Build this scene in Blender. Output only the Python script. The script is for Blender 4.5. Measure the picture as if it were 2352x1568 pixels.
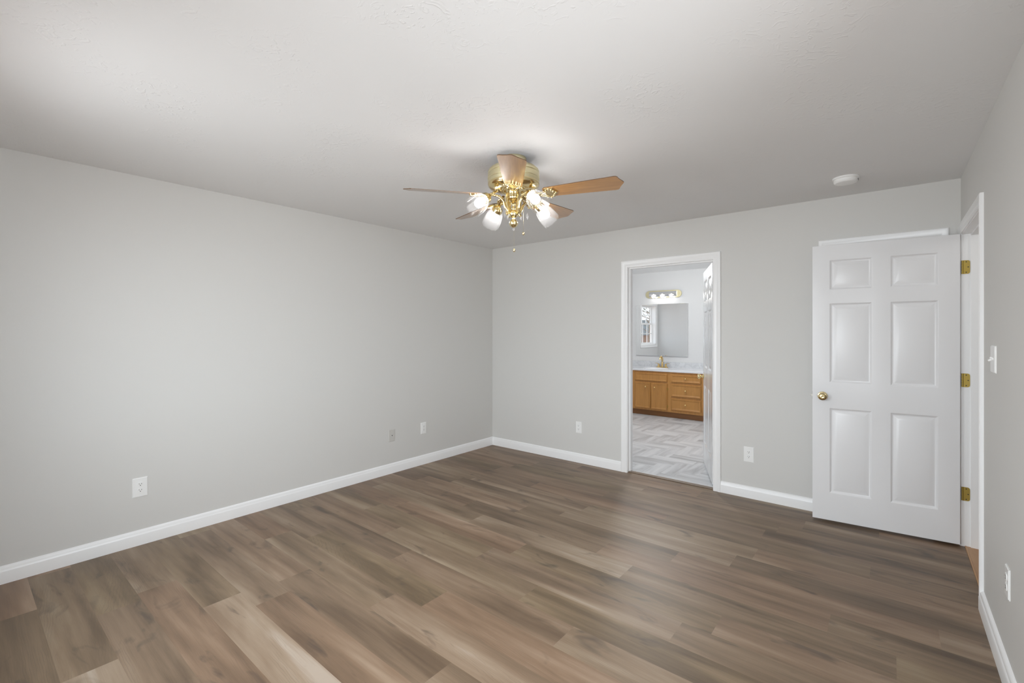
import bpy, bmesh, math, random
from mathutils import Vector, Matrix
random.seed(7)
for o in list(bpy.data.objects): bpy.data.objects.remove(o)
S = bpy.context.scene; COL = S.collection
PI = math.pi
R_ = math.radians

# ------------------------------------------------------------ camera, world, light, exposure
CAMH = 1.41
cam_d = bpy.data.cameras.new('camera'); cam = bpy.data.objects.new('camera', cam_d); COL.objects.link(cam)
cam_d.sensor_width = 36; cam_d.lens = 36 * 1059.6 / 2352; cam_d.shift_y = -23 / 2352; cam_d.clip_start = 0.02
cam.location = (0, 0, CAMH); cam.rotation_euler = (R_(90), 0, R_(39.36)); S.camera = cam
S.view_settings.view_transform = 'Standard'; S.view_settings.look = 'None'
S.view_settings.gamma = 1; S.view_settings.exposure = 0.06; S.view_settings.use_curve_mapping = False
S.cycles.use_denoising = True; S.cycles.max_bounces = 14; S.cycles.diffuse_bounces = 8
S.cycles.glossy_bounces = 6; S.cycles.transparent_max_bounces = 24; S.cycles.transmission_bounces = 8
S.cycles.sample_clamp_indirect = 6; S.cycles.caustics_reflective = False; S.cycles.caustics_refractive = False
W = bpy.data.worlds.new('sky'); S.world = W; W.use_nodes = True
bg = W.node_tree.nodes['Background']; bg.inputs[0].default_value = (0.80, 0.90, 1.0, 1); bg.inputs[1].default_value = 2.8

def area(name, loc, rot, sx, sy, power, col=(1, 1, 1), spread=180):
    l = bpy.data.lights.new(name, 'AREA'); l.shape = 'RECTANGLE'; l.size = sx; l.size_y = sy
    l.energy = power; l.color = col; l.spread = R_(spread)
    o = bpy.data.objects.new(name, l); COL.objects.link(o); o.location = loc; o.rotation_euler = rot
    return o
XR_ = 0.365
FY = -0.30                                  # inner face of the front wall, just behind the camera
WIN = [(-2.35, 0.95), (-0.62, 0.95)]          # the two bedroom windows behind the camera (x centre, width)
RWIN = (0.55, 1.60)                         # a third one in the right wall beside the camera (y range)
PF, PR, PB, PH = 48, 26, 50, 5
for wx, ww in WIN:                          # daylight entering through them
    area('daylight', (wx, FY - 0.34, 1.48), (R_(70), 0, 0), ww, 1.3, PF, (0.895, 0.955, 1.0), 145)
area('daylight_side', (XR_ + 0.20, sum(RWIN) / 2, 1.45), (0, R_(82), 0), 1.3, RWIN[1] - RWIN[0], PR, (0.895, 0.955, 1.0), 130)
def bulb(name, loc, r, power, col):
    l = bpy.data.lights.new(name, 'POINT'); l.energy = power; l.shadow_soft_size = r; l.color = col
    o = bpy.data.objects.new(name, l); COL.objects.link(o); o.location = loc
bulb('bath_fill_light', (-2.6, 6.1, 2.22), 0.14, PB, (0.97, 0.99, 1.0))  # unseen fill light added to brighten the bathroom, no fixture behind it
bulb('hall_fill_light', (1.1, 3.6, 2.22), 0.12, PH, (1.0, 0.98, 0.95))  # added fill out of view, lifts the entry jamb and the ceiling nearby
BULB = 46; VBULB = 16

# ------------------------------------------------------------ materials
MATS = {}
def mat(name, col, rough=0.5, metal=0.0, spec=0.5, emit=None, es=0, coat=0):
    m = bpy.data.materials.new(name); m.use_nodes = True; b = m.node_tree.nodes['Principled BSDF']
    b.inputs['Base Color'].default_value = (*col, 1); b.inputs['Roughness'].default_value = rough
    b.inputs['Metallic'].default_value = metal; b.inputs['Specular IOR Level'].default_value = spec
    if coat: b.inputs['Coat Weight'].default_value = coat; b.inputs['Coat Roughness'].default_value = 0.12
    if emit: b.inputs['Emission Color'].default_value = (*emit, 1); b.inputs['Emission Strength'].default_value = es
    MATS[name] = m; return m
def nt(m): return m.node_tree.nodes, m.node_tree.links, m.node_tree.nodes['Principled BSDF']
def bump(m, scale, strength, dist=0.002, detail=4, coord='Object', stretch=None):
    N, L, b = nt(m); tc = N.new('ShaderNodeTexCoord'); n = N.new('ShaderNodeTexNoise'); bp = N.new('ShaderNodeBump')
    n.inputs['Scale'].default_value = scale; n.inputs['Detail'].default_value = detail
    src = tc.outputs[coord]
    if stretch:
        mp = N.new('ShaderNodeMapping'); mp.inputs['Scale'].default_value = stretch; L.new(src, mp.inputs[0]); src = mp.outputs[0]
    L.new(src, n.inputs['Vector']); bp.inputs['Strength'].default_value = strength; bp.inputs['Distance'].default_value = dist
    L.new(n.outputs[0], bp.inputs['Height']); L.new(bp.outputs[0], b.inputs['Normal'])
    return m
M_WALL = bump(mat('greige_wall_paint', (0.675, 0.668, 0.648), 0.55, spec=0.3), 90, 0.12, 0.001)
M_BWALL = bump(mat('cool_bath_wall_paint', (0.70, 0.70, 0.70), 0.5, spec=0.3), 90, 0.10, 0.001)
M_WHITE = bump(mat('white_semigloss_trim', (0.90, 0.90, 0.90), 0.30, spec=0.5), 40, 0.05, 0.001)
M_DOOR = bump(mat('white_door_paint', (0.82, 0.82, 0.83), 0.32, spec=0.5), 60, 0.08, 0.001, stretch=(8, 8, 0.5))
M_BDOOR = mat('glossy_white_door_paint', (0.72, 0.72, 0.725), 0.18, spec=0.6)
M_PLATE = mat('white_plastic', (0.88, 0.88, 0.87), 0.3)
M_PLATE_G = mat('wall_painted_plastic', (0.60, 0.585, 0.555), 0.45)
M_DARK = mat('dark_slot', (0.03, 0.03, 0.03), 0.6)
M_SLOT = mat('socket_slot_shadow', (0.10, 0.10, 0.10), 0.6)
M_BRASS = mat('polished_brass', (0.79, 0.65, 0.36), 0.18, metal=1)
M_BRASS_S = mat('satin_pale_brass', (0.78, 0.71, 0.46), 0.34, metal=1)
M_HINGE = mat('aged_brass_hinge', (0.42, 0.30, 0.07), 0.45, metal=0.7)
M_GOLD = mat('faucet_gold', (0.78, 0.56, 0.24), 0.18, metal=1)
M_CHROME = mat('chrome', (0.82, 0.82, 0.83), 0.06, metal=1)
M_STEEL = mat('dull_steel', (0.35, 0.33, 0.3), 0.4, metal=1)
M_MIRROR = mat('mirror_glass', (0.93, 0.94, 0.94), 0.0, metal=1)
M_BULB = mat('lit_bulb', (1, 1, 1), 0.5, emit=(1.0, 0.985, 0.965), es=BULB)
M_VBULB = mat('lit_vanity_bulb', (1, 1, 1), 0.5, emit=(1.0, 0.98, 0.95), es=VBULB)
M_EDGE = mat('dark_blade_edge', (0.13, 0.075, 0.04), 0.3)
M_BARK = bump(mat('bark', (0.20, 0.16, 0.12), 0.9), 12, 0.8, 0.03)
M_LEAF = mat('leaf', (0.12, 0.12, 0.06), 0.7)

def marble():
    m = mat('grey_vanity_marble', (0.8, 0.8, 0.8), 0.2); N, L, b = nt(m)
    tc = N.new('ShaderNodeTexCoord'); n = N.new('ShaderNodeTexNoise'); n.inputs['Scale'].default_value = 16; n.inputs['Detail'].default_value = 8
    n.inputs['Distortion'].default_value = 1.5
    cr = N.new('ShaderNodeValToRGB'); e = cr.color_ramp.elements
    e[0].position = 0.38; e[0].color = (0.54, 0.55, 0.57, 1); e[1].position = 0.62; e[1].color = (0.64, 0.65, 0.665, 1)
    L.new(tc.outputs['Object'], n.inputs[0]); L.new(n.outputs[0], cr.inputs[0]); L.new(cr.outputs[0], b.inputs['Base Color']); return m
M_MARBLE = marble()
M_CTOP = mat('white_vanity_top', (0.80, 0.80, 0.82), 0.18)

def ceiling_mat(name, c):
    m = mat(name, c, 0.7, spec=0.2); N, L, b = nt(m)
    tc = N.new('ShaderNodeTexCoord')
    n1 = N.new('ShaderNodeTexNoise'); n1.inputs['Scale'].default_value = 19; n1.inputs['Detail'].default_value = 3; n1.inputs['Distortion'].default_value = 2.2
    cr = N.new('ShaderNodeValToRGB'); cr.color_ramp.elements[0].position = 0.56; cr.color_ramp.elements[1].position = 0.66
    n2 = N.new('ShaderNodeTexNoise'); n2.inputs['Scale'].default_value = 2.4; n2.inputs['Detail'].default_value = 2
    cr2 = N.new('ShaderNodeValToRGB'); cr2.color_ramp.elements[0].position = 0.45; cr2.color_ramp.elements[1].position = 0.65
    mu = N.new('ShaderNodeMath'); mu.operation = 'MULTIPLY'
    bp = N.new('ShaderNodeBump'); bp.inputs['Strength'].default_value = 0.38; bp.inputs['Distance'].default_value = 0.003
    for n in (n1, n2): L.new(tc.outputs['Object'], n.inputs['Vector'])
    L.new(n1.outputs[0], cr.inputs[0]); L.new(n2.outputs[0], cr2.inputs[0])
    L.new(cr.outputs[0], mu.inputs[0]); L.new(cr2.outputs[0], mu.inputs[1]); L.new(mu.outputs[0], bp.inputs['Height'])
    L.new(bp.outputs[0], b.inputs['Normal']); return m
M_CEIL = ceiling_mat('textured_ceiling_paint', (0.80, 0.80, 0.80))
M_BCEIL = mat('smooth_bath_ceiling_paint', (0.82, 0.82, 0.82), 0.7, spec=0.2)

def wood(name, c0, c1, rough, axis_scale, coat=0.0, scale=3.0):
    m = mat(name, c0, rough, coat=coat); N, L, b = nt(m)
    tc = N.new('ShaderNodeTexCoord'); mp = N.new('ShaderNodeMapping'); mp.inputs['Scale'].default_value = axis_scale
    n = N.new('ShaderNodeTexNoise'); n.inputs['Scale'].default_value = scale; n.inputs['Detail'].default_value = 6; n.inputs['Roughness'].default_value = 0.65
    n.inputs['Distortion'].default_value = 0.4
    cr = N.new('ShaderNodeValToRGB'); e = cr.color_ramp.elements; e[0].position = 0.3; e[0].color = (*c0, 1); e[1].position = 0.7; e[1].color = (*c1, 1)
    L.new(tc.outputs['Object'], mp.inputs[0]); L.new(mp.outputs[0], n.inputs['Vector']); L.new(n.outputs[0], cr.inputs[0]); L.new(cr.outputs[0], b.inputs['Base Color'])
    return m
M_BLADE = wood('honey_oak_blade', (0.30, 0.14, 0.042), (0.48, 0.25, 0.08), 0.3, (1.2, 14, 14), coat=1.0)
M_CAB = wood('honey_oak_cabinet', (0.36, 0.165, 0.040), (0.46, 0.22, 0.056), 0.42, (10, 10, 1.2))
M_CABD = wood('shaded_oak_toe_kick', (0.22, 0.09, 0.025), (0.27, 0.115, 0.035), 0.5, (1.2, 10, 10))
M_HALL = wood('orange_oak_hall_floor', (0.42, 0.215, 0.085), (0.52, 0.29, 0.125), 0.35, (12, 1.0, 10))
M_TRANS = wood('brown_transition_strip', (0.16, 0.115, 0.08), (0.24, 0.18, 0.13), 0.4, (1.5, 20, 20))

def vc_nodes(m):
    N, L, b = nt(m); at = N.new('ShaderNodeAttribute'); at.attribute_name = 'plank'
    sp = N.new('ShaderNodeSeparateColor'); L.new(at.outputs['Color'], sp.inputs[0])
    uv = N.new('ShaderNodeUVMap'); uv.uv_map = 'UVMap'
    return N, L, b, sp, uv
def mth(N, L, op, a, b_=None, clamp=False):
    n = N.new('ShaderNodeMath'); n.operation = op; n.use_clamp = clamp
    for i, v in enumerate((a, b_)):
        if v is None: continue
        if isinstance(v, (int, float)): n.inputs[i].default_value = v
        else: L.new(v, n.inputs[i])
    return n.outputs[0]
def ramp(N, L, src, stops, interp='LINEAR'):
    cr = N.new('ShaderNodeValToRGB'); cr.color_ramp.interpolation = interp
    e = cr.color_ramp.elements
    while len(e) < len(stops): e.new(0.5)
    for el, (p, c) in zip(e, stops): el.position = p; el.color = (*c, 1) if len(c) == 3 else c
    L.new(src, cr.inputs[0]); return cr.outputs[0]
def nz(N, L, uv, sc, scale, detail=4, rough=0.5, dist=0.0, loc=(0, 0, 0)):
    mp = N.new('ShaderNodeMapping'); mp.inputs['Scale'].default_value = sc; mp.inputs['Location'].default_value = loc; L.new(uv, mp.inputs[0])
    n = N.new('ShaderNodeTexNoise'); n.inputs['Scale'].default_value = scale; n.inputs['Detail'].default_value = detail
    n.inputs['Roughness'].default_value = rough; n.inputs['Distortion'].default_value = dist; L.new(mp.outputs[0], n.inputs['Vector']); return n.outputs[0]
def mixc(N, L, fac, a, b_, mode='MIX'):
    n = N.new('ShaderNodeMix'); n.data_type = 'RGBA'; n.blend_type = mode
    for i, v in ((0, fac), (6, a), (7, b_)):
        if isinstance(v, (int, float)): n.inputs[i].default_value = v
        elif isinstance(v, tuple): n.inputs[i].default_value = (*v, 1)
        else: L.new(v, n.inputs[i])
    return n.outputs[2]
def floor_mat():
    m = mat('grey_brown_vinyl_plank', (0.2, 0.15, 0.1), 0.42, spec=0.4); N, L, b, sp, uv = vc_nodes(m)
    U = uv.outputs[0]
    broad = nz(N, L, U, (0.75, 6.0, 1), 1.3, 3, 0.55, 0.3)
    streak = nz(N, L, U, (0.45, 15, 1), 2.0, 4, 0.6, 0.3, (3.1, 1.7, 0))
    knot = nz(N, L, U, (2.4, 7.0, 1), 1.25, 3, 0.55, 0.9, (7.3, 4.1, 0))
    fine = nz(N, L, U, (4, 120, 1), 3.0, 3, 0.6)
    # tone = plank tone + streaks
    t = mth(N, L, 'MULTIPLY', sp.outputs[0], 0.55)
    t = mth(N, L, 'ADD', t, mth(N, L, 'MULTIPLY', mth(N, L, 'SUBTRACT', broad, 0.5), 1.25))
    t = mth(N, L, 'ADD', t, mth(N, L, 'MULTIPLY', mth(N, L, 'SUBTRACT', streak, 0.5), 0.42))
    t = mth(N, L, 'ADD', t, mth(N, L, 'MULTIPLY', mth(N, L, 'SUBTRACT', fine, 0.5), 0.16))
    t = mth(N, L, 'ADD', t, 0.22, True)
    c = ramp(N, L, t, [(0.0, (0.074, 0.047, 0.029)), (0.28, (0.145, 0.097, 0.061)), (0.55, (0.236, 0.164, 0.107)), (0.82, (0.335, 0.254, 0.180)), (1.0, (0.43, 0.355, 0.285))])
    k = ramp(N, L, knot, [(0.61, (0, 0, 0)), (0.74, (1, 1, 1))])
    c = mixc(N, L, mth(N, L, 'MULTIPLY', k, 0.65), c, (0.07, 0.052, 0.04))
    # hue drift: pinkish / olive
    hue = ramp(N, L, sp.outputs[1], [(0.0, (0.97, 0.99, 0.91)), (0.5, (1, 1, 1)), (1.0, (1.06, 0.975, 0.94))])
    c = mixc(N, L, 1.0, c, hue, 'MULTIPLY')
    # cathedral grain lines
    mp = N.new('ShaderNodeMapping'); mp.inputs['Scale'].default_value = (1.3, 7.5, 1); L.new(U, mp.inputs[0])
    wv = N.new('ShaderNodeTexWave'); wv.wave_type = 'RINGS'; wv.rings_direction = 'SPHERICAL'
    wv.inputs['Scale'].default_value = 5; wv.inputs['Distortion'].default_value = 6; wv.inputs['Detail'].default_value = 2; wv.inputs['Detail Scale'].default_value = 1.2
    L.new(mp.outputs[0], wv.inputs['Vector'])
    g = ramp(N, L, wv.outputs['Fac'], [(0.0, (1, 1, 1)), (0.22, (0, 0, 0))])
    gm = ramp(N, L, nz(N, L, U, (0.8, 5, 1), 1.6, 2, 0.5, 0, (1.2, 9.7, 0)), [(0.5, (0, 0, 0)), (0.62, (1, 1, 1))])
    gg = mth(N, L, 'MULTIPLY', mth(N, L, 'MULTIPLY', g, gm), 0.28)
    c = mixc(N, L, gg, c, (0.10, 0.075, 0.055))
    L.new(c, b.inputs['Base Color'])
    r = mth(N, L, 'ADD', mth(N, L, 'MULTIPLY', streak, 0.12), 0.36); L.new(r, b.inputs['Roughness'])
    bp = N.new('ShaderNodeBump'); bp.inputs['Strength'].default_value = 0.15; bp.inputs['Distance'].default_value = 0.0006
    L.new(fine, bp.inputs['Height']); L.new(bp.outputs[0], b.inputs['Normal'])
    return m
M_FLOOR = floor_mat()
def tile_mat():
    m = mat('grey_marbled_vinyl_tile', (0.5, 0.5, 0.5), 0.3); N, L, b, sp, uv = vc_nodes(m); U = uv.outputs[0]
    s = nz(N, L, U, (1.0, 7, 1), 1.6, 4, 0.55, 0.6)
    t = mth(N, L, 'ADD', mth(N, L, 'MULTIPLY', s, 1.5), mth(N, L, 'MULTIPLY', sp.outputs[0], 0.26))
    t = mth(N, L, 'SUBTRACT', t, 0.30, True)
    c = ramp(N, L, t, [(0.0, (0.24, 0.25, 0.27)), (0.35, (0.43, 0.44, 0.45)), (0.65, (0.62, 0.635, 0.65)), (1.0, (0.74, 0.75, 0.76))])
    L.new(c, b.inputs['Base Color']); return m
M_TILE = tile_mat()
def shade_glass(name, tr=0.55, tint=(1, 1, 1)):
    m = bpy.data.materials.new(name); m.use_nodes = True; N = m.node_tree.nodes; L = m.node_tree.links; N.clear()
    out = N.new('ShaderNodeOutputMaterial'); t = N.new('ShaderNodeBsdfTransparent'); g = N.new('ShaderNodeBsdfGlossy'); d = N.new('ShaderNodeBsdfTranslucent')
    t.inputs[0].default_value = (*tint, 1); g.inputs['Roughness'].default_value = 0.10; d.inputs[0].default_value = (0.95, 0.95, 0.97, 1)
    lw = N.new('ShaderNodeLayerWeight'); lw.inputs[0].default_value = 0.45
    a = N.new('ShaderNodeMixShader'); a.inputs[0].default_value = 1 - tr; L.new(t.outputs[0], a.inputs[1]); L.new(d.outputs[0], a.inputs[2])
    c = N.new('ShaderNodeMixShader'); mm = mth(N, L, 'ADD', mth(N, L, 'MULTIPLY', mth(N, L, 'POWER', lw.outputs['Facing'], 2.5), 0.42), 0.006)
    L.new(mm, c.inputs[0]); L.new(a.outputs[0], c.inputs[1]); L.new(g.outputs[0], c.inputs[2]); L.new(c.outputs[0], out.inputs[0]); return m
M_SHADE = shade_glass('ribbed_clear_glass', 0.955)
M_CRYS = shade_glass('crystal_glass', 0.8)
M_PANE = shade_glass('window_pane_glass', 1.0)

# ------------------------------------------------------------ mesh helpers
def link(name, bm, m=None, parent=None, smooth=None, loc=None, rot=None):
    me = bpy.data.meshes.new(name)
    bmesh.ops.recalc_face_normals(bm, faces=bm.faces)
    bm.to_mesh(me); bm.free()
    if isinstance(m, (list, tuple)):
        for x in m: me.materials.append(x)
    elif m: me.materials.append(m)
    if smooth is not None:
        for p in me.polygons: p.use_smooth = True
        me.set_sharp_from_angle(angle=R_(smooth))
    o = bpy.data.objects.new(name, me); COL.objects.link(o)
    if parent: o.parent = parent
    if loc: o.location = loc
    if rot: o.rotation_euler = rot
    return o
def tag(o, label=None, cat=None, group=None, kind=None):
    if label: o['label'] = label
    if cat: o['category'] = cat
    if group: o['group'] = group
    if kind: o['kind'] = kind
    return o
def empty(name, loc=(0, 0, 0), rot=(0, 0, 0), **k):
    o = bpy.data.objects.new(name, None); COL.objects.link(o); o.location = loc; o.rotation_euler = rot
    o.empty_display_size = 0.1; tag(o, **k); return o
def BM(): return bmesh.new()
def box(bm, x0, x1, y0, y1, z0, z1, bev=0.0, mi=0):
    r = bmesh.ops.create_cube(bm, size=1)
    bmesh.ops.scale(bm, vec=(x1 - x0, y1 - y0, z1 - z0), verts=r['verts'])
    bmesh.ops.translate(bm, vec=((x0 + x1) / 2, (y0 + y1) / 2, (z0 + z1) / 2), verts=r['verts'])
    fs = set(f for v in r['verts'] for f in v.link_faces)
    for f in fs: f.material_index = mi
    if bev:
        es = list(set(e for v in r['verts'] for e in v.link_edges))
        bmesh.ops.bevel(bm, geom=es, offset=bev, segments=2, affect='EDGES', profile=0.6)
    return bm
def lathe(bm, prof, seg=32, mtx=None, rfun=None, close=True, mi=0):
    rings = []
    for i, (r, z) in enumerate(prof):
        if r < 1e-6: v = bm.verts.new((0, 0, z)); rings.append([v]); continue
        ring = []
        for k in range(seg):
            a = 2 * PI * k / seg; rr = r * (rfun(a, i, len(prof)) if rfun else 1); zz = z
            if isinstance(rr, tuple): rr, dz = rr; zz = z + dz
            ring.append(bm.verts.new((rr * math.cos(a), rr * math.sin(a), zz)))
        rings.append(ring)
    vs = [v for r in rings for v in r]
    for a, b in zip(rings, rings[1:]):
        for k in range(seg):
            k2 = (k + 1) % seg
            if len(a) == 1 and len(b) == 1: continue
            if len(a) == 1: f = bm.faces.new((a[0], b[k], b[k2]))
            elif len(b) == 1: f = bm.faces.new((a[k], b[0], a[k2]))
            else: f = bm.faces.new((a[k], b[k], b[k2], a[k2]))
            f.material_index = mi
    if mtx is not None: bmesh.ops.transform(bm, matrix=mtx, verts=vs)
    return vs
def catmull(pts, n=6):
    out = []; P = [pts[0]] + list(pts) + [pts[-1]]
    for i in range(1, len(P) - 2):
        p0, p1, p2, p3 = [Vector(p) for p in P[i - 1:i + 3]]
        for k in range(n):
            t = k / n
            out.append(0.5 * ((2 * p1) + (-p0 + p2) * t + (2 * p0 - 5 * p1 + 4 * p2 - p3) * t * t + (-p0 + 3 * p1 - 3 * p2 + p3) * t ** 3))
    out.append(Vector(pts[-1])); return out
def tube(bm, pts, rad, seg=10, smooth=True, flat=1.0, n=6, up=Vector((0, 0, 1))):
    P = catmull(pts, n) if smooth else [Vector(p) for p in pts]
    rf = rad if callable(rad) else (lambda t: rad)
    rings = []; N = len(P)
    for i, p in enumerate(P):
        d = (P[min(i + 1, N - 1)] - P[max(i - 1, 0)]).normalized()
        a = d.cross(up)
        if a.length < 1e-4: a = d.cross(Vector((1, 0, 0)))
        a.normalize(); b = a.cross(d).normalized(); r = rf(i / (N - 1))
        rings.append([bm.verts.new(p + a * math.cos(2 * PI * k / seg) * r + b * math.sin(2 * PI * k / seg) * r * flat) for k in range(seg)])
    for A, B in zip(rings, rings[1:]):
        for k in range(seg): bm.faces.new((A[k], A[(k + 1) % seg], B[(k + 1) % seg], B[k]))
    bm.faces.new(rings[0]); bm.faces.new(rings[-1][::-1])
def sphere(bm, c, r, sz=1.0, seg=16):
    m = Matrix.Translation(c) @ Matrix.Diagonal((r, r, r * sz, 1)); bmesh.ops.create_uvsphere(bm, u_segments=seg, v_segments=seg // 2 + 2, radius=1, matrix=m)
def prism(bm, outline, z0, z1, mtx=None):
    lo = [bm.verts.new((x, y, z0)) for x, y in outline]; hi = [bm.verts.new((x, y, z1)) for x, y in outline]
    bm.faces.new(lo[::-1]); bm.faces.new(hi); n = len(lo)
    for k in range(n): bm.faces.new((lo[k], lo[(k + 1) % n], hi[(k + 1) % n], hi[k]))
    if mtx is not None: bmesh.ops.transform(bm, matrix=mtx, verts=lo + hi)

# ------------------------------------------------------------ room numbers
XL, XR, YB, H = -3.842, 0.365, 4.30, 2.437
TH = 0.115                                    # partition thickness
YB2 = YB + TH                                 # bath side of the back wall
BX0, BX1, BY1, BH = -4.58, -0.75, 7.96, 2.46  # bathroom
HX1 = 1.60                                    # hall far wall
D1 = (3.380, 4.225)                            # entry doorway in right wall (y range)
D2 = (-2.031, -1.218)                         # bath doorway in back wall (x range)
D3 = (-0.366, 0.240)                          # closet doorway behind the open door
DH = 2.048

def wall(name, axis, p0, p1, a0, a1, z0, z1, holes, m, label, hole_mats=None):
    """slab between p0..p1 on one axis, spanning a0..a1 on the other, with rectangular holes (a,b,zlo,zhi)"""
    bm = BM(); As = sorted({a0, a1} | {h[0] for h in holes} | {h[1] for h in holes}); Zs = sorted({z0, z1} | {h[2] for h in holes} | {h[3] for h in holes})
    for a, b in zip(As, As[1:]):
        for c, d in zip(Zs, Zs[1:]):
            ca, cz = (a + b) / 2, (c + d) / 2
            if any(h[0] < ca < h[1] and h[2] < cz < h[3] for h in holes): continue
            if axis == 'x': box(bm, p0, p1, a, b, c, d)
            else: box(bm, a, b, p0, p1, c, d)
    bmesh.ops.remove_doubles(bm, verts=bm.verts, dist=1e-5)
    # drop the internal faces shared by neighbouring cells
    seen = {}
    for f in bm.faces: seen.setdefault(tuple(round(v, 4) for v in f.calc_center_median()), []).append(f)
    dup = [f for fs in seen.values() if len(fs) > 1 for f in fs]
    bmesh.ops.delete(bm, geom=dup, context='FACES')
    o = link(name, bm, m); return tag(o, label, 'wall', kind='structure')

# bath / hall sides take their own paint through thin separate slabs of the same wall: two leaves of one partition
hw = 0.02
wall('wall_left', 'x', XL - TH, XL, FY, YB, 0, H, [], M_WALL, 'long plain greige bedroom wall on the left')
wall('wall_back', 'y', YB, YB + TH / 2, XL - TH, XR + TH, 0, BH, [(D2[0] - hw, D2[1] + hw, 0, DH + hw), (D3[0] - hw, D3[1] + hw, 0, DH + hw)], M_WALL, 'greige bedroom wall holding the bathroom doorway')
wall('wall_right', 'x', XR, XR + TH, FY, YB, 0, H, [(RWIN[0], RWIN[1], 0.80, 2.08), (D1[0] - hw, D1[1] + hw, 0, DH + hw)], M_WALL, 'greige bedroom wall at the right edge with the light switch')
wh = [(wx - ww / 2, wx + ww / 2, 0.80, 2.08) for wx, ww in WIN]
wall('wall_front', 'y', FY - TH, FY, XL - TH, XR + TH, 0, H, wh, M_WALL, 'greige wall with two windows behind the viewer')
wall('wall_bath_front', 'y', YB + TH / 2, YB2, BX0, XR + TH, 0, BH, [(D2[0] - hw, D2[1] + hw, 0, DH + hw), (D3[0] - hw, D3[1] + hw, 0, DH + hw)], M_BWALL, 'cool grey bathroom wall around the doorway, seen from inside')
BWIN = (4.54, 5.42, 1.08, 2.06)
wall('wall_bath_left', 'x', BX0 - 0.15, BX0, YB + TH / 2, BY1, 0, BH, [BWIN], M_BWALL, 'bathroom wall with the window seen in the mirror')
wall('wall_bath_back', 'y', BY1, BY1 + TH, BX0 - 0.15, BX1 + TH, 0, BH, [], M_BWALL, 'pale grey bathroom wall behind the mirror and vanity')
wall('wall_bath_right', 'x', BX1, BX1 + TH, YB2, BY1, 0, BH, [], M_BWALL, 'bathroom wall behind the open white bathroom door')
wall('wall_hall_far', 'x', HX1, HX1 + TH, 2.6, 5.4, 0, H, [], M_WALL, 'hall wall beyond the entry doorway')
wall('wall_hall_back', 'y', 5.4, 5.4 + TH, XR, HX1 + TH, 0, H, [], M_WALL, 'hall end wall beyond the closet corner')
wall('wall_hall_front', 'y', 2.6 - TH, 2.6, XR + TH, HX1 + TH, 0, H, [], M_WALL, 'hall wall on the near side of the entry doorway')
wall('wall_closet_right', 'x', XR, XR + TH, YB2, 5.4, 0, H, [], M_WALL, 'closet side wall behind the closed closet door')
def slab(name, x0, x1, y0, y1, z0, z1, m, label, cat):
    bm = BM(); box(bm, x0, x1, y0, y1, z0, z1); return tag(link(name, bm, m), label, cat, kind='structure')
slab('ceiling', XL - TH, XR + TH, FY - TH, YB, H, H + 0.1, M_CEIL, 'off-white lightly textured bedroom ceiling', 'ceiling')
slab('ceiling_bath', BX0 - 0.15, BX1 + TH, YB + TH/2, BY1 + TH, BH, BH + 0.1, M_BCEIL, 'bright white bathroom ceiling strip above the doorway view', 'ceiling')
slab('ceiling_hall', XR + TH, HX1 + TH, 2.6 - TH, 5.4 + TH, H, H + 0.1, M_BCEIL, 'hall ceiling beyond the entry doorway', 'ceiling')

# floors made of single boards / tiles, each with its own tone
def board_floor(name, quads, m, z, label, x0, x1, y0, y1):
    bm = BM(); uvl = bm.loops.layers.uv.new('UVMap'); cl = bm.loops.layers.float_color.new('plank')
    for pts, uvs, col in quads:
        vs = [bm.verts.new((p[0], p[1], z)) for p in pts]
        f = bm.faces.new(vs)
        for lp, uv in zip(f.loops, uvs): lp[uvl].uv = uv; lp[cl] = (*col, 1)
    me = bpy.data.meshes.new(name); bm.to_mesh(me); bm.free(); me.materials.append(m)
    o = bpy.data.objects.new(name, me); COL.objects.link(o)
    md = o.modifiers.new('thickness', 'SOLIDIFY'); md.thickness = 0.04; md.offset = -1
    return tag(o, label, 'floor', kind='structure')
PW, PL = 0.179, 1.22; Y0 = 0.282
known = {-1: -3.35, 0: -2.573, 1: -3.04, 3: -2.712, 5: -1.447, 7: -1.86, 8: -1.17, 9: -1.51, 10: -2.0, 12: -2.42, 13: -2.67, 15: -1.968, 17: -1.312, 18: -0.685}
tones = {(0, -2.573): (0.98, .5), (3, -2.712): (1.0, .6), (12, -2.42): (0.80, .45), (15, -1.968): (0.78, .4), (10, -2.0): (0.62, .5), (1, -3.04): (0.42, .5),
         (9, -1.51): (0.30, 0.05), (13, -2.67): (0.26, .4), (15, -0.748): (0.22, .4), (17, -1.312): (0.30, .3), (18, -0.685): (0.25, .5), (13, -0.23): (0.35, .3),
         (8, -1.17): (0.68, .4), (5, -1.447): (0.55, .5), (10, -0.78): (0.45, .4), (12, -1.2): (0.45, .35), (-1, -3.35): (0.30, .2), (7, -1.86): (0.6, .9), (14, -1.0): (0.5, .8)}
quads = []; rr = random.Random(11); k0 = int(math.floor((FY - Y0) / PW)) - 1
def clipq(xa, xb, ya, yb, x0, x1, y0, y1):
    xa, xb, ya, yb = max(xa, x0), min(xb, x1), max(ya, y0), min(yb, y1)
    return (xa, xb, ya, yb) if xb - xa > 1e-4 and yb - ya > 1e-4 else None
FX1 = XR + 0.015; FYE = YB + 0.028
prev = None
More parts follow.
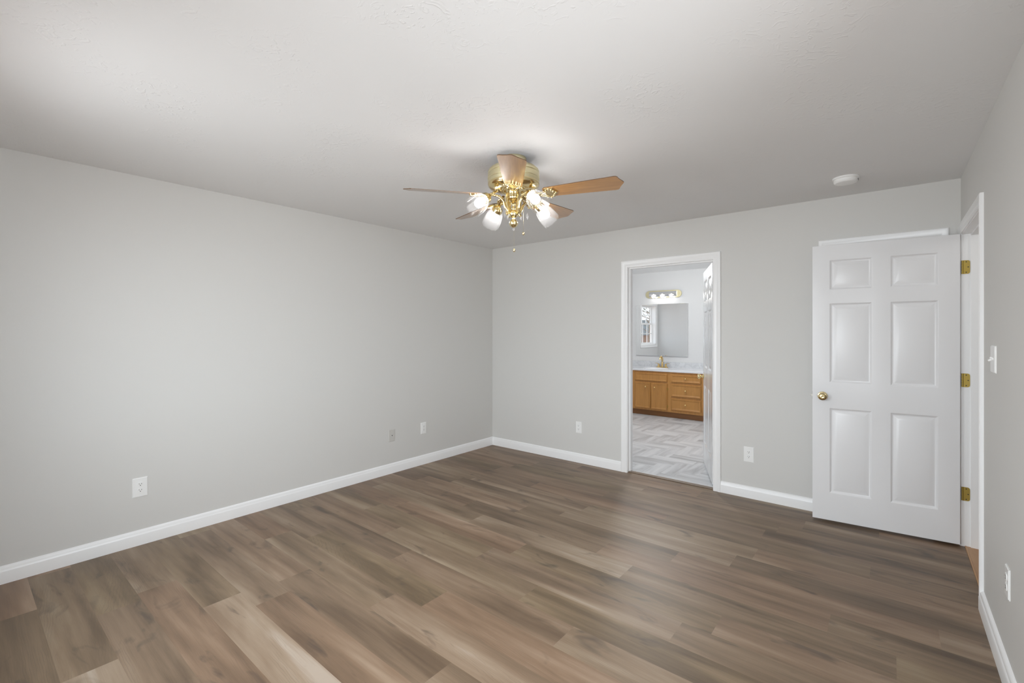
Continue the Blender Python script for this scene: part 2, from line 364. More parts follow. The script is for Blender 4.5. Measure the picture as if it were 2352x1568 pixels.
for k in range(k0, 26):
    ya = Y0 + PW * k; yb = ya + PW
    off = known.get(k)
    if off is None:
        off = rr.uniform(-2.6, -1.4)
    s = off
    while s > XL - 0.1: s -= PL
    while s < FX1:
        tn = rr.choice((0.35, 0.45, 0.5, 0.55, 0.6, 0.42, 0.5)) + rr.uniform(-0.06, 0.06); hu = rr.random()
        for (kk, xx), (t_, h_) in tones.items():
            if kk == k and abs(xx - s) < 0.06: tn, hu = t_, h_
        ou, ov = rr.uniform(0, 60), rr.uniform(0, 60)
        c = clipq(s, s + PL, ya, yb, XL, FX1, FY, FYE)
        if c:
            xa, xb, yc, yd = c
            lim = XR if False else None
            quads.append(([(xa, yc), (xb, yc), (xb, yd), (xa, yd)], [(ou + xa - s, ov + yc - ya), (ou + xb - s, ov + yc - ya), (ou + xb - s, ov + yd - ya), (ou + xa - s, ov + yd - ya)], (tn, hu, rr.random())))
        s += PL
board_floor('floor', quads, M_FLOOR, 0, 'grey-brown wood-look plank floor of the bedroom', XL, FX1, FY, FYE)
# herringbone tiles in the bathroom
quads = []; tw, tl = 0.155, 0.465; ang = R_(0)
ca, sa = math.cos(ang), math.sin(ang)
def rot(p): return (p[0] * ca - p[1] * sa - 2.7, p[0] * sa + p[1] * ca + 6.2)
def clip_poly(P, U):
    for ax, lim, sg in ((0, BX0, 1), (0, BX1, -1), (1, YB + 0.028, 1), (1, BY1, -1)):
        Q, V = [], []
        for i in range(len(P)):
            p, q, u, v = P[i - 1], P[i], U[i - 1], U[i]; dp, dq = (p[ax] - lim) * sg, (q[ax] - lim) * sg
            if (dp < 0) != (dq < 0):
                t = dp / (dp - dq); Q.append(tuple(a + (b - a) * t for a, b in zip(p, q))); V.append(tuple(a + (b - a) * t for a, b in zip(u, v)))
            if dq >= 0: Q.append(q); V.append(u if False else v)
        P, U = Q, V
        if len(P) < 3: return None
    return P, U
for gx in range(-30, 31):
    for gy in range(-30, 31):
        sgy = (gx - gy) % 6
        if sgy not in (0, 5): continue
        x, y = gx * tw, gy * tw; w_, h_ = (tl, tw) if sgy == 0 else (tw, tl)
        Q = [rot(p) for p in ((x, y), (x + w_, y), (x + w_, y + h_), (x, y + h_))]
        ou, ov = rr.uniform(0, 50), rr.uniform(0, 50)
        UV = [(0, 0), (tl, 0), (tl, tw), (0, tw)] if sgy == 0 else [(0, tw), (0, 0), (tl, 0), (tl, tw)]
        c = clip_poly(Q, [(ou + u, ov + v) for u, v in UV])
        if c: quads.append((c[0], c[1], (rr.random(), rr.random(), 0)))
board_floor('floor_bath', quads, M_TILE, 0.001, 'grey marbled tile floor of the bathroom', 0, 0, 0, 0)
slab('floor_bath_base', BX0, BX1, YB + 0.028, BY1, -0.06, -0.001, M_TRANS, 'thin base under the bathroom tiles', 'floor')
bm = BM()
for i in range(9): box(bm, XR + 0.018 + i * 0.135, XR + 0.018 + (i + 1) * 0.135 - 0.0015, 2.6, 5.4, -0.04, 0.004)
tag(link('floor_hall', bm, M_HALL), 'orange oak hall floor beyond the entry doorway', 'floor', kind='structure')

# ------------------------------------------------------------ trim
BBP = [(0, 0), (0.0135, 0), (0.0135, 0.066), (0.0115, 0.073), (0.0095, 0.077), (0.0095, 0.086), (0.005, 0.096), (0, 0.099)]
def run_profile(bm, p0, p1, nrm, prof):
    a = [bm.verts.new((p0[0] + nrm[0] * d, p0[1] + nrm[1] * d, z)) for d, z in prof]
    b = [bm.verts.new((p1[0] + nrm[0] * d, p1[1] + nrm[1] * d, z)) for d, z in prof]
    n = len(a)
    for i in range(n): bm.faces.new((a[i], a[(i + 1) % n], b[(i + 1) % n], b[i]))
    bm.faces.new(a[::-1]); bm.faces.new(b)
def baseboard(name, segs, label, m=M_WHITE, k=1.0):
    bm = BM()
    for p0, p1, n in segs: run_profile(bm, p0, p1, n, [(d * k, z) for d, z in BBP])
    return tag(link(name, bm, m, smooth=35), label, 'baseboard', kind='structure')
CW = 0.062
baseboard('baseboard_left', [((XL, FY), (XL, YB), (1, 0))], 'white baseboard along the long left wall')
baseboard('baseboard_back', [((XL, YB), (D2[0] - CW, YB), (0, -1)), ((D2[1] + CW, YB), (D3[0] - CW, YB), (0, -1))], 'white baseboard either side of the bathroom doorway')
baseboard('baseboard_right', [((XR, FY), (XR, D1[0] - CW - 0.003), (-1, 0))], 'white baseboard at the lower right edge', k=1.45)
baseboard('baseboard_front', [((XL, FY), (XR, FY), (0, 1))], 'white baseboard below the windows behind the viewer')
baseboard('baseboard_bath', [((BX0, YB2), (BX0, BY1), (1, 0)), ((BX1, YB2), (BX1, BY1), (-1, 0))], 'white baseboard inside the bathroom')

CP = [(0, 0), (0, 0.009), (0.008, 0.012), (0.014, 0.0125), (0.022, 0.010), (0.036, 0.012), (0.046, 0.0165), (0.057, 0.0175), (CW, 0.014), (CW, 0)]
def casing(parent, to, a, b, top, z0=0.0, four=False, name='casing'):
    """to(s, depth, z) -> world ; a..b opening, top = head height"""
    bm = BM(); rings = []
    path = [(a, z0, -1, 0), (a, top, -1, 1), (b, top, 1, 1), (b, z0, 1, 0)]
    if four: path = [(a, z0, -1, -1), (a, top, -1, 1), (b, top, 1, 1), (b, z0, 1, -1)]
    for s, z, ds, dz in path:
        rings.append([bm.verts.new(to(s + ds * p, d, z + dz * p)) for p, d in CP])
    n = len(CP); pairs = list(zip(rings, rings[1:])) + ([(rings[-1], rings[0])] if four else [])
    for A, B in pairs:
        for i in range(n): bm.faces.new((A[i], A[(i + 1) % n], B[(i + 1) % n], B[i]))
    if not four: bm.faces.new(rings[0]); bm.faces.new(rings[-1])
    return link(name, bm, M_WHITE, parent, smooth=30)
def jamb(parent, axis, a, b, top, p0, p1, stop, name='door_frame'):
    """lining of the opening, with the stop bead between stop[0]..stop[1] across the wall"""
    bm = BM(); t = 0.02; s = 0.011
    def bx(u0, u1, v0, v1, z0, z1):
        if axis == 'x': box(bm, v0, v1, u0, u1, z0, z1, 0.0008)
        else: box(bm, u0, u1, v0, v1, z0, z1, 0.0008)
    bx(a - t, a, p0, p1, 0, top + t); bx(b, b + t, p0, p1, 0, top + t); bx(a, b, p0, p1, top, top + t)
    bx(a, a + s, stop[0], stop[1], 0, top); bx(b - s, b, stop[0], stop[1], 0, top); bx(a + s, b - s, stop[0], stop[1], top - s, top)
    return link(name, bm, M_WHITE, parent)

def panel_leaf(Wd, z0, z1, m, T=0.035, parent=None, cols=2):
    """six panel moulded leaf; x 0..Wd from hinge, y -T..0"""
    st, mu = 0.104, 0.098; pw = (Wd - 2 * st - mu) / 2
    xs = [0, st, st + pw, st + pw + mu, Wd - st, Wd]
    zs = [z0, 0.219, 0.847, 1.033, 1.619, 1.717, 1.938, z1]
    bm = BM()
    for side in (0, 1):
        yf = 0.0 if side == 0 else -T; sg = -1 if side == 0 else 1
        for i in range(5):
            for j in range(7):
                xa, xb, za, zb = xs[i], xs[i + 1], zs[j], zs[j + 1]
                if i in (1, 3) and j in (1, 3, 5):
                    rings = []
                    for ins, dp in ((0, 0), (0.003, 0.001), (0.010, 0.008), (0.015, 0.0105), (0.019, 0.0110), (0.046, 0.0035), (0.050, 0.0025)):
                        rings.append([bm.verts.new((x, yf + sg * dp, z)) for x, z in ((xa + ins, za + ins), (xb - ins, za + ins), (xb - ins, zb - ins), (xa + ins, zb - ins))])
                    for A, B in zip(rings, rings[1:]):
                        for q in range(4): bm.faces.new((A[q], A[(q + 1) % 4], B[(q + 1) % 4], B[q]))
                    bm.faces.new(rings[-1])
                else:
                    bm.faces.new([bm.verts.new((x, yf, z)) for x, z in ((xa, za), (xb, za), (xb, zb), (xa, zb))])
    for (xa, xb, za, zb) in ((0, 0, z0, z1), (Wd, Wd, z0, z1)):
        bm.faces.new([bm.verts.new(p) for p in ((xa, 0, za), (xa, -T, za), (xa, -T, zb), (xa, 0, zb))])
    for z in (z0, z1): bm.faces.new([bm.verts.new(p) for p in ((0, 0, z), (Wd, 0, z), (Wd, -T, z), (0, -T, z))])
    bmesh.ops.remove_doubles(bm, verts=bm.verts, dist=1e-5)
    return link('door_leaf', bm, m, parent, smooth=20)
def knob_set(parent, x, z, T=0.035, m=M_BRASS, name='door_knob'):
    for yf, sg in ((0, 1), (-T, -1)):
        bm = BM()
        prof = [(0, 0), (0.0, 0.0005), (0.031, 0.0005), (0.032, 0.003), (0.029, 0.007), (0.016, 0.010), (0.0115, 0.014), (0.011, 0.028), (0.014, 0.033), (0.024, 0.038), (0.0275, 0.047), (0.026, 0.056), (0.018, 0.0625), (0.008, 0.0645), (0.0055, 0.0635), (0, 0.0635)]
        M = Matrix.Translation((x, yf, z)) @ Matrix.Rotation(R_(-90 * sg), 4, 'X')
        lathe(bm, prof[1:], 28, M); link(name, bm, m, parent, smooth=40)
def hinge(parent, pin, z, ang_leaf, jv, m=M_HINGE):
    """pin xy, jamb leaf direction jv (unit xy) ; screws as dark dots"""
    bm = BM(); h = 0.089
    for i in range(5): lathe(bm, [(0, z - h / 2 + i * h / 5 + .0006), (0.0055, z - h / 2 + i * h / 5 + .0006), (0.0055, z - h / 2 + (i + 1) * h / 5 - .0006), (0, z - h / 2 + (i + 1) * h / 5 - .0006)], 12, Matrix.Translation((pin[0], pin[1], 0)))
    n = Vector((-jv[1], jv[0])); w = 0.036; r = 0.012
    out = [(0, -h / 2), (w - r, -h / 2)] + [(w - r + r * math.sin(t), -h / 2 + r - r * math.cos(t)) for t in (0.5, 1.05, PI / 2)] + [(w - r + r * math.cos(t), h / 2 - r + r * math.sin(t)) for t in (0, 0.5, 1.05, PI / 2)] + [(0, h / 2)]
    M = Matrix(((jv[0], 0, n.x, pin[0]), (jv[1], 0, n.y, pin[1]), (0, 1, 0, z), (0, 0, 0, 1)))
    prism(bm, out, -0.0012, 0.0012, M)
    o = link('hinge', bm, m, parent, smooth=30)
    bm = BM()
    for (sx, sz) in ((0.018, 0.034), (0.027, 0.0), (0.018, -0.034)):
        lathe(bm, [(0, -0.0018), (0.0034, -0.0018), (0.0034, 0.0018), (0, 0.0018)], 10, M @ Matrix.Translation((sx, sz, 0)))
    link('hinge_screws', bm, M_DARK, o); return o

# door 1: entry door, opened against the back wall
d1 = empty('door_1', (0, 0, 0), label='open white six-panel bedroom door with brass knob and hinges', cat='door', kind='structure')
jamb(d1, 'x', D1[0], D1[1], DH, XR - 0.001, XR + TH + 0.001, (XR + 0.040, XR + 0.078))
casing(d1, lambda s, d, z: (XR - d, s, z), D1[0] - 0.004, D1[1] + 0.004, DH + 0.004)
casing(d1, lambda s, d, z: (XR + TH + d, s, z), D1[0] - 0.004, D1[1] + 0.004, DH + 0.004)
A1 = (0.352, 4.186); ang1 = 185.4
leaf_root = panel_leaf(0.808, 0.018, 2.046, M_DOOR, parent=d1); leaf_root.location = (*A1, 0); leaf_root.rotation_euler = (0, 0, R_(ang1))
knob_set(leaf_root, 0.808 - 0.062, 0.932)
bm = BM(); box(bm, 0.808, 0.8095, -0.030, -0.005, 0.905, 0.961, mi=0); box(bm, 0.809, 0.820, -0.022, -0.010, 0.925, 0.943)
link('latch', bm, M_STEEL, leaf_root)
pin1 = (0.357, 4.2215)
for z in (1.832, 1.090, 0.345): hinge(d1, (XR + 0.001, D1[1] - 0.0015), z, 0, (1, 0))

# door 2: bathroom door
d2 = empty('door_2', (0, 0, 0), label='white bathroom doorway with glossy six-panel door swung inward', cat='door', kind='structure')
jamb(d2, 'y', D2[0], D2[1], DH, YB - 0.001, YB2 + 0.001, (YB + 0.036, YB + 0.074))
casing(d2, lambda s, d, z: (s, YB - d, z), D2[0] - 0.004, D2[1] + 0.004, DH + 0.004)
casing(d2, lambda s, d, z: (s, YB2 + d, z), D2[0] - 0.004, D2[1] + 0.004, DH + 0.004)
lf2 = panel_leaf(0.805, 0.016, 2.040, M_BDOOR, parent=d2); lf2.location = (-1.256, 4.411, 0); lf2.rotation_euler = (0, 0, R_(112.2))
knob_set(lf2, 0.805 - 0.062, 0.932)
for z in (1.832, 1.090, 0.300): hinge(d2, (D2[1] - 0.0015, YB2 + 0.006), z, 0, (0, -1), M_BRASS_S)
bm = BM(); box(bm, D2[0], D2[1], YB + 0.012, YB + 0.060, 0, 0.009, 0.003); tag(link('trim_1', bm, M_TRANS, smooth=30), 'brown transition strip on the bathroom threshold', 'transition strip', kind='structure')
bm = BM(); box(bm, D2[0], D2[1], YB + 0.060, YB + 0.070, 0, 0.0075, 0.002); tag(link('trim_2', bm, M_WHITE, smooth=30), 'thin white edge behind the brown threshold strip', 'transition strip', kind='structure')
# door 3: closet door behind the open leaf
d3 = empty('door_3', (0, 0, 0), label='closed closet door whose casing shows above the open door', cat='door', kind='structure')
jamb(d3, 'y', D3[0], D3[1], DH, YB - 0.001, YB2 + 0.001, (YB + 0.040, YB + 0.074))
casing(d3, lambda s, d, z: (s, YB - d, z), D3[0] - 0.004, D3[1] + 0.004, DH + 0.004)
lf3 = panel_leaf(0.600, 0.016, 2.044, M_DOOR, parent=d3); lf3.location = (D3[1] - 0.003, YB + 0.004, 0); lf3.rotation_euler = (0, 0, R_(180))
# threshold edge of the hall floor
bm = BM(); box(bm, XR + 0.012, XR + 0.022, D1[0], D1[1], 0, 0.006, 0.002); tag(link('trim_3', bm, M_HALL), 'oak edge strip where the hall floor meets the bedroom planks', 'transition strip', kind='structure')

# ------------------------------------------------------------ windows
def window(name, to, a, b, z0, z1, depth, label, cols=2, rows=2, case=True):
    """to(s, into_room, z); sash sits `depth` behind the wall face"""
    w = empty(name, (0, 0, 0), label=label, cat='window', kind='structure')
    if case:
        casing(w, to, a, b, z1, z0, four=True, name='window_casing')
    def bx(bm, s0, s1, d0, d1, za, zb):
        P = [to(s0, d0, za), to(s1, d1, zb)]
        box(bm, min(P[0][0], P[1][0]), max(P[0][0], P[1][0]), min(P[0][1], P[1][1]), max(P[0][1], P[1][1]), za, zb)
    bm = BM(); t = 0.018
    bx(bm, a, a + t, 0, -depth - 0.05, z0, z1); bx(bm, b - t, b, 0, -depth - 0.05, z0, z1); bx(bm, a, b, 0, -depth - 0.05, z1 - t, z1); bx(bm, a, b, 0, -depth - 0.05, z0, z0 + t)
    link('window_reveal', bm, M_WHITE, w)
    zm = (z0 + z1) / 2 + 0.03
    for nm, za, zb, off in (('lower_sash', z0 + t, zm + 0.02, 0.0), ('upper_sash', zm - 0.02, z1 - t, 0.025)):
        bm = BM(); f = 0.04; d0, d1 = -depth - off, -depth - off - 0.022; A, B = a + t, b - t
        bx(bm, A, A + f, d0, d1, za, zb); bx(bm, B - f, B, d0, d1, za, zb); bx(bm, A + f, B - f, d0, d1, za, za + f); bx(bm, A + f, B - f, d0, d1, zb - f, zb)
        for c in range(1, cols):
            s = A + f + (B - A - 2 * f) * c / cols; bx(bm, s - .009, s + .009, d0 - .004, d1 + .004, za + f, zb - f)
        for r in range(1, rows):
            z = za + f + (zb - za - 2 * f) * r / rows; bx(bm, A + f, B - f, d0 - .005, d1 + .005, z - .009, z + .009)
        sash = link(nm, bm, M_WHITE, w)
        bm = BM(); bx(bm, A + f, B - f, d0 - 0.009, d0 - 0.012, za + f, zb - f); link('pane', bm, M_PANE, sash)
    return w
window('window_1', lambda s, d, z: (BX0 + d, s, z), BWIN[0], BWIN[1], BWIN[2], BWIN[3], 0.09, 'white bathroom window reflected in the vanity mirror', cols=3)
for i, (wx, ww) in enumerate(WIN):
    window('window_%d' % (i + 2), (lambda s, d, z: (s, FY + d, z)), wx - ww / 2, wx + ww / 2, 0.80, 2.08, 0.05, ('bedroom window behind the viewer nearest the left wall', 'bedroom window behind the viewer nearer the right wall')[i], cols=3)

window('window_4', lambda s, d, z: (XR - d, s, z), RWIN[0], RWIN[1], 0.80, 2.08, 0.05, 'bedroom window in the right wall beside the viewer', cols=3)

# ------------------------------------------------------------ wall plates
def plate_bm(w, h, t=0.006):
    bm = BM(); box(bm, -w / 2, w / 2, 0, t, -h / 2, h / 2)
    es = [e for e in bm.edges if all(v.co.y > t - 1e-6 for v in e.verts)]
    bmesh.ops.bevel(bm, geom=es, offset=0.003, segments=3, affect='EDGES'); return bm
def outlet(label, loc, rz, decora=False, w=0.074, h=0.121):
    o = empty('electrical_outlet', loc, (0, 0, rz), label=label, cat='electrical outlet', group='electrical outlets on the bedroom walls')
    link('cover_plate', plate_bm(w, h), M_PLATE, o, smooth=35)
    if decora:
        bm = BM(); box(bm, -0.0165, 0.0165, 0.005, 0.0085, -0.033, 0.033, 0.001); link('receptacle', bm, M_PLATE, o)
        cs = (0.0165, -0.0165); base = 0.0085
    else:
        cs = (0.0195, -0.0195); base = 0.0085
    for c in cs:
        if not decora:
            bm = BM(); pts = []
            for k in range(32):
                a = 2 * PI * k / 32; x, z = 0.0172 * math.cos(a), 0.0172 * math.sin(a); z = max(-0.0135, min(0.0135, z)); pts.append((x, z))
            M = Matrix(((1, 0, 0, 0), (0, 0, -1, 0.0085), (0, 1, 0, c), (0, 0, 0, 1)))
            prism(bm, pts, 0, 0.004, M); rec = link('receptacle', bm, M_PLATE, o)
        else: rec = o
        bm = BM()
        box(bm, -0.0075, -0.0052, base - .0002, base + 0.0004, c + 0.000, c + 0.008); box(bm, 0.0052, 0.0075, base - .0002, base + 0.0004, c + 0.001, c + 0.0075)
        lathe(bm, [(0, 0), (0.0028, 0), (0.0028, 0.0006), (0, 0.0006)], 12, Matrix.Translation((0, base + .0003, c - 0.006)) @ Matrix.Rotation(R_(-90), 4, 'X') @ Matrix.Translation((0, 0, -.0003)))
        link('socket_slots', bm, M_SLOT, rec)
    bm = BM(); lathe(bm, [(0, 0), (0.003, 0), (0.0026, 0.0012), (0, 0.0014)], 12, Matrix.Translation((0, 0.006, 0)) @ Matrix.Rotation(R_(-90), 4, 'X'))
    if not decora: link('screw', bm, M_PLATE, o)
    return o
# local +y points into the room
outlet('white duplex outlet low on the left wall, nearest the viewer', (XL, 0.800, 0.380), R_(-90), w=0.080, h=0.125)
outlet('white rectangular-faced outlet low on the left wall, nearest the room corner', (XL, 3.197, 0.384), R_(-90), decora=True, w=0.071, h=0.118)
outlet('white outlet between the room corner and the bathroom doorway', (-2.595, YB, 0.378), R_(180), w=0.071, h=0.120)
outlet('white outlet between the bathroom doorway and the open door', (-0.928, YB, 0.368), R_(180), w=0.078, h=0.126)
outlet('white outlet seen edge-on low on the right wall below the switch', (XR, 2.685, 0.408), R_(90), w=0.074, h=0.121)
cp = empty('cable_plate', (XL, 2.794, 0.375), (0, 0, R_(-90)), label='wall-coloured cable plate with one centre hole, low on the left wall', cat='wall plate')
link('cover_plate', plate_bm(0.072, 0.118, 0.005), M_PLATE_G, cp, smooth=35)
bm = BM(); lathe(bm, [(0, 0), (0.0045, 0), (0.0045, 0.004), (0.002, 0.005), (0, 0.005)], 12, Matrix.Translation((0, 0.005, 0)) @ Matrix.Rotation(R_(-90), 4, 'X')); link('cable_jack', bm, M_SLOT, cp, smooth=40)
sw = empty('light_switch', (XR, 3.010, 1.284), (0, 0, R_(90)), label='white toggle switch plate on the right wall beside the door casing', cat='light switch')
link('cover_plate', plate_bm(0.116, 0.122), M_PLATE, sw, smooth=35)
for sx, up in ((-0.023, 1), (0.023, -1)):
    bm = BM(); tube(bm, [(sx, 0.004, 0), (sx, 0.011, up * 0.005), (sx, 0.017, up * 0.009)], lambda t: 0.0055 - 0.0015 * t, 8, smooth=False); link('toggle', bm, M_PLATE, sw, smooth=40)

# ------------------------------------------------------------ smoke detector
sd = empty('smoke_detector', (-0.231, 3.80, H), (0, 0, R_(20)), label='round white smoke detector on the ceiling near the open door', cat='smoke detector')
bm = BM(); lathe(bm, [(0, 0), (0.074, 0), (0.074, -0.010), (0.070, -0.012), (0, -0.012)], 48); link('base_ring', bm, M_PLATE, sd, smooth=35)
bm = BM(); lathe(bm, [(0.066, -0.011), (0.0675, -0.013), (0.0665, -0.029), (0.060, -0.036), (0.045, -0.039), (0.02, -0.040), (0, -0.040)], 48); link('cover', bm, M_PLATE, sd, smooth=35)
bm = BM()
for k in range(-4, 5):
    a = R_(k * 7); bmesh.ops.create_cube(bm, size=1, matrix=Matrix.Rotation(a, 4, 'Z') @ Matrix.Translation((0.0665, 0, -0.021)) @ Matrix.Diagonal((0.003, 0.006, 0.011, 1)))
link('sensor_slots', bm, M_DARK, sd)

# ------------------------------------------------------------ ceiling fan
FC = (-1.730, 2.124)
fan = empty('ceiling_fan', (FC[0], FC[1], H), label='brass five-blade ceiling fan with oak blades and four lit glass shades', cat='ceiling fan')
Z = lambda z: z - H
bm = BM(); lathe(bm, [(0, 0), (0.074, 0), (0.076, -0.006), (0.074, -0.020), (0.066, -0.038), (0.052, -0.046), (0.050, -0.052), (0, -0.052)], 48); link('canopy', bm, M_BRASS_S, fan, smooth=35)
bm = BM()
lathe(bm, [(0.045, -0.045), (0.060, -0.050), (0.110, -0.054), (0.135, -0.062), (0.148, -0.074), (0.1495, -0.080), (0.152, -0.083), (0.152, -0.092), (0.1495, -0.095), (0.153, -0.099), (0.154, -0.125), (0.1515, -0.129), (0.1535, -0.133), (0.152, -0.150)], 64)
mh = link('motor_housing', bm, M_BRASS_S, fan, smooth=30)
bm = BM()
lathe(bm, [(0.152, -0.150), (0.153, -0.156), (0.150, -0.166), (0.140, -0.176), (0.122, -0.184), (0.100, -0.188), (0.074, -0.190), (0.072, -0.196), (0.06, -0.196), (0.06, -0.186), (0, -0.186)], 64)
link('housing_skirt', bm, M_BRASS, mh, smooth=30)
ZB = 2.214 - H
def blade_outline():
    pts = []; L0, L1 = 0.185, 0.640; top = []
    for t in (0, 0.03, 0.5, 0.9): top.append((L0 + (0.585 - L0) * t, 0.048 + 0.022 * t ** 0.8 + (0.0 if t else -0.012)))
    tip = [(0.590, 0.0715), (0.603, 0.069), (0.611, 0.060), (0.616, 0.045), (0.626, 0.026), (0.636, 0.010), (0.640, 0.0)]
    up = top + tip; return up + [(x, -y) for x, y in up[::-1][1:]]
def ogee_blade():
    bm = BM(); out = blade_outline(); t = 0.0045
    lo = [bm.verts.new((x, y, -t / 2)) for x, y in out]; hi = [bm.verts.new((x, y, t / 2)) for x, y in out]
    f1 = bm.faces.new(lo[::-1]); f2 = bm.faces.new(hi); n = len(lo)
    for k in range(n):
        f = bm.faces.new((lo[k], lo[(k + 1) % n], hi[(k + 1) % n], hi[k])); f.material_index = 1
    return bm
def bracket_bm():
    bm = BM()
    # scalloped medallion under the blade root
    out = []
    for k in range(72):
        a = 2 * PI * k / 72; r = 1 + 0.10 * math.cos(6 * a) + 0.05 * math.cos(12 * a)
        out.append((0.222 + 0.040 * r * math.cos(a), 0.046 * r * math.sin(a)))
    prism(bm, out, -0.011, -0.0025)
    for sx, sy in ((0.205, 0.032), (0.205, -0.032), (0.245, 0.018), (0.245, -0.018), (0.257, 0.0), (0.222, 0.046), (0.222, -0.046), (0.19, 0.022), (0.19, -0.022), (0.236, 0.034), (0.236, -0.034)):
        sphere(bm, (sx, sy, -0.011), 0.0075, 0.7, 10)
    for s in (1, -1):
        tube(bm, [(0.105, 0.004 * s, 0.020), (0.13, 0.022 * s, 0.006), (0.155, 0.012 * s, -0.010), (0.19, 0.020 * s, -0.010), (0.215, 0.038 * s, -0.009)], 0.0065, 8)
    tube(bm, [(0.10, 0, 0.022), (0.125, 0, 0.010), (0.155, 0, -0.012), (0.20, 0, -0.010)], lambda t: 0.011 - 0.003 * t, 10, flat=0.7)
    return bm
blade0 = bracket0 = None
A0 = math.degrees(math.atan2(-0.7732, 0.6342))
for i in range(5):
    ang = R_(A0 - 1.0 + 72 * i)
    Mx = Matrix.Translation((0, 0, ZB)) @ Matrix.Rotation(R_(1.5), 4, Vector((0.6342, -0.7732, 0))) @ Matrix.Rotation(ang, 4, 'Z') @ Matrix.Rotation(R_(-13), 4, 'X')
    if i == 0:
        b_ = link('fan_blade', ogee_blade(), [M_BLADE, M_EDGE], fan); br = link('blade_bracket', bracket_bm(), M_BRASS, b_, smooth=50)
        blade0, bracket0 = b_, br
    else:
        b_ = blade0.copy(); COL.objects.link(b_); br = bracket0.copy(); COL.objects.link(br); br.parent = b_; b_.parent = fan
    b_.matrix_local = Mx
# switch housing and centre column with finial
bm = BM(); lathe(bm, [(0, -0.180), (0.058, -0.186), (0.060, -0.192), (0.046, -0.196), (0.042, -0.202), (0.042, -0.232), (0.046, -0.236), (0.044, -0.244), (0.030, -0.254), (0.016, -0.262), (0, -0.262)], 40); link('switch_housing', bm, M_BRASS, fan, smooth=35)
bm = BM(); lathe(bm, [(0, -0.255), (0.012, -0.262), (0.016, -0.268), (0.010, -0.275), (0.0085, -0.29), (0.012, -0.297), (0.0085, -0.304), (0.0085, -0.306), (0.020, -0.311), (0.027, -0.318), (0.029, -0.330), (0.026, -0.343), (0.018, -0.350), (0.008, -0.354), (0.008, -0.360), (0.016, -0.366), (0.0255, -0.378), (0.0265, -0.388), (0.022, -0.400), (0.012, -0.408), (0.006, -0.411), (0, -0.411)], 32)
col = link('centre_column', bm, M_BRASS, fan, smooth=40)
bm = BM(); lathe(bm, [(0, -0.410), (0.008, -0.412), (0.005, -0.417), (0.0085, -0.420), (0.006, -0.426), (0, -0.430)], 12); link('crystal_tip', bm, M_CRYS, col)
def shade_bm():
    bm = BM(); prof = [(0.026, 0.0), (0.034, -0.005), (0.042, -0.015), (0.0485, -0.032), (0.0525, -0.052), (0.0548, -0.075), (0.0558, -0.095), (0.0568, -0.112)]
    def rf(a, i, n):
        t = i / (n - 1); return 1 + (0.010 + 0.010 * t) * math.cos(12 * a + 2.6 * t) + 0.006 * math.cos(24 * a + 5.2 * t)
    prof2 = [(r, z) for r, z in prof]
    def rf2(a, i, n): return rf(a, i, n)
    seg = 120; rings = []
    for i, (r, z) in enumerate(prof2):
        ring = []
        for k in range(seg):
            a = 2 * PI * k / seg; t = i / (len(prof2) - 1); rr2 = r * rf(a, i, len(prof2)); dz = -0.0030 * math.cos(12 * a + 2.6) * t ** 6
            ring.append(bm.verts.new((rr2 * math.cos(a), rr2 * math.sin(a), z + dz)))
        rings.append(ring)
    for A, B in zip(rings, rings[1:]):
        for k in range(seg): bm.faces.new((A[k], B[k], B[(k + 1) % seg], A[(k + 1) % seg]))
    inner = {}
    ret = bmesh.ops.solidify(bm, geom=list(bm.faces), thickness=0.0022)
    return bm
proto = None
for i, psi in enumerate((-57, 31, 122, 212)):
    ang = R_(A0 + psi)
    if proto is None:
        arm = empty('tmp')
        bpy.data.objects.remove(arm)
        bm = BM()
        tube(bm, [(0.040, 0, -0.212), (0.046, 0, -0.250), (0.040, 0, -0.285), (0.038, 0, -0.318), (0.052, 0, -0.338)], lambda t: 0.0095 + 0.004 * math.sin(t * PI), 10, flat=0.45, up=Vector((0, 1, 0)))
        tube(bm, [(0.040, 0, -0.318), (0.056, 0, -0.300), (0.070, 0, -0.268), (0.100, 0, -0.246), (0.145, 0, -0.240), (0.172, 0, -0.254)], lambda t: 0.0085 - 0.002 * t, 10, flat=0.6, up=Vector((0, 1, 0)))
        for q in range(5): sphere(bm, (0.098 + q * 0.015, 0, -0.2395 + 0.0005 * q), 0.0080, 0.8, 10)
        arm = link('light_arm', bm, M_BRASS, fan, smooth=50)
        Ms = Matrix.Translation((0.175, 0, -0.255)) @ Matrix.Rotation(R_(-52), 4, 'Y')
        bm = BM(); lathe(bm, [(0, 0.016), (0.012, 0.014), (0.016, 0.006), (0.027, -0.002), (0.031, -0.010), (0.031, -0.022), (0.033, -0.026), (0.031, -0.029), (0.020, -0.029), (0.018, -0.034), (0, -0.034)], 28, rfun=lambda a, i, n: 1 + 0.03 * math.cos(14 * a)); h_ = link('shade_holder', bm, M_BRASS, arm, smooth=40)
        h_.matrix_local = Ms
        sh = link('lamp_shade', shade_bm(), M_SHADE, arm, smooth=60); sh.matrix_local = Ms @ Matrix.Translation((0, 0, -0.022))
        bm = BM(); sphere(bm, (0, 0, -0.070), 0.0275, 1.12, 20); lathe(bm, [(0.014, -0.030), (0.015, -0.045), (0.020, -0.058)], 20); bl = link('light_bulb', bm, M_BULB, arm, smooth=60); bl.matrix_local = Ms
        proto = arm, (h_, sh, bl)
    else:
        arm = proto[0].copy(); COL.objects.link(arm); arm.parent = fan
        for c in proto[1]:
            q = c.copy(); COL.objects.link(q); q.parent = arm
    arm.rotation_euler = (0, 0, ang)
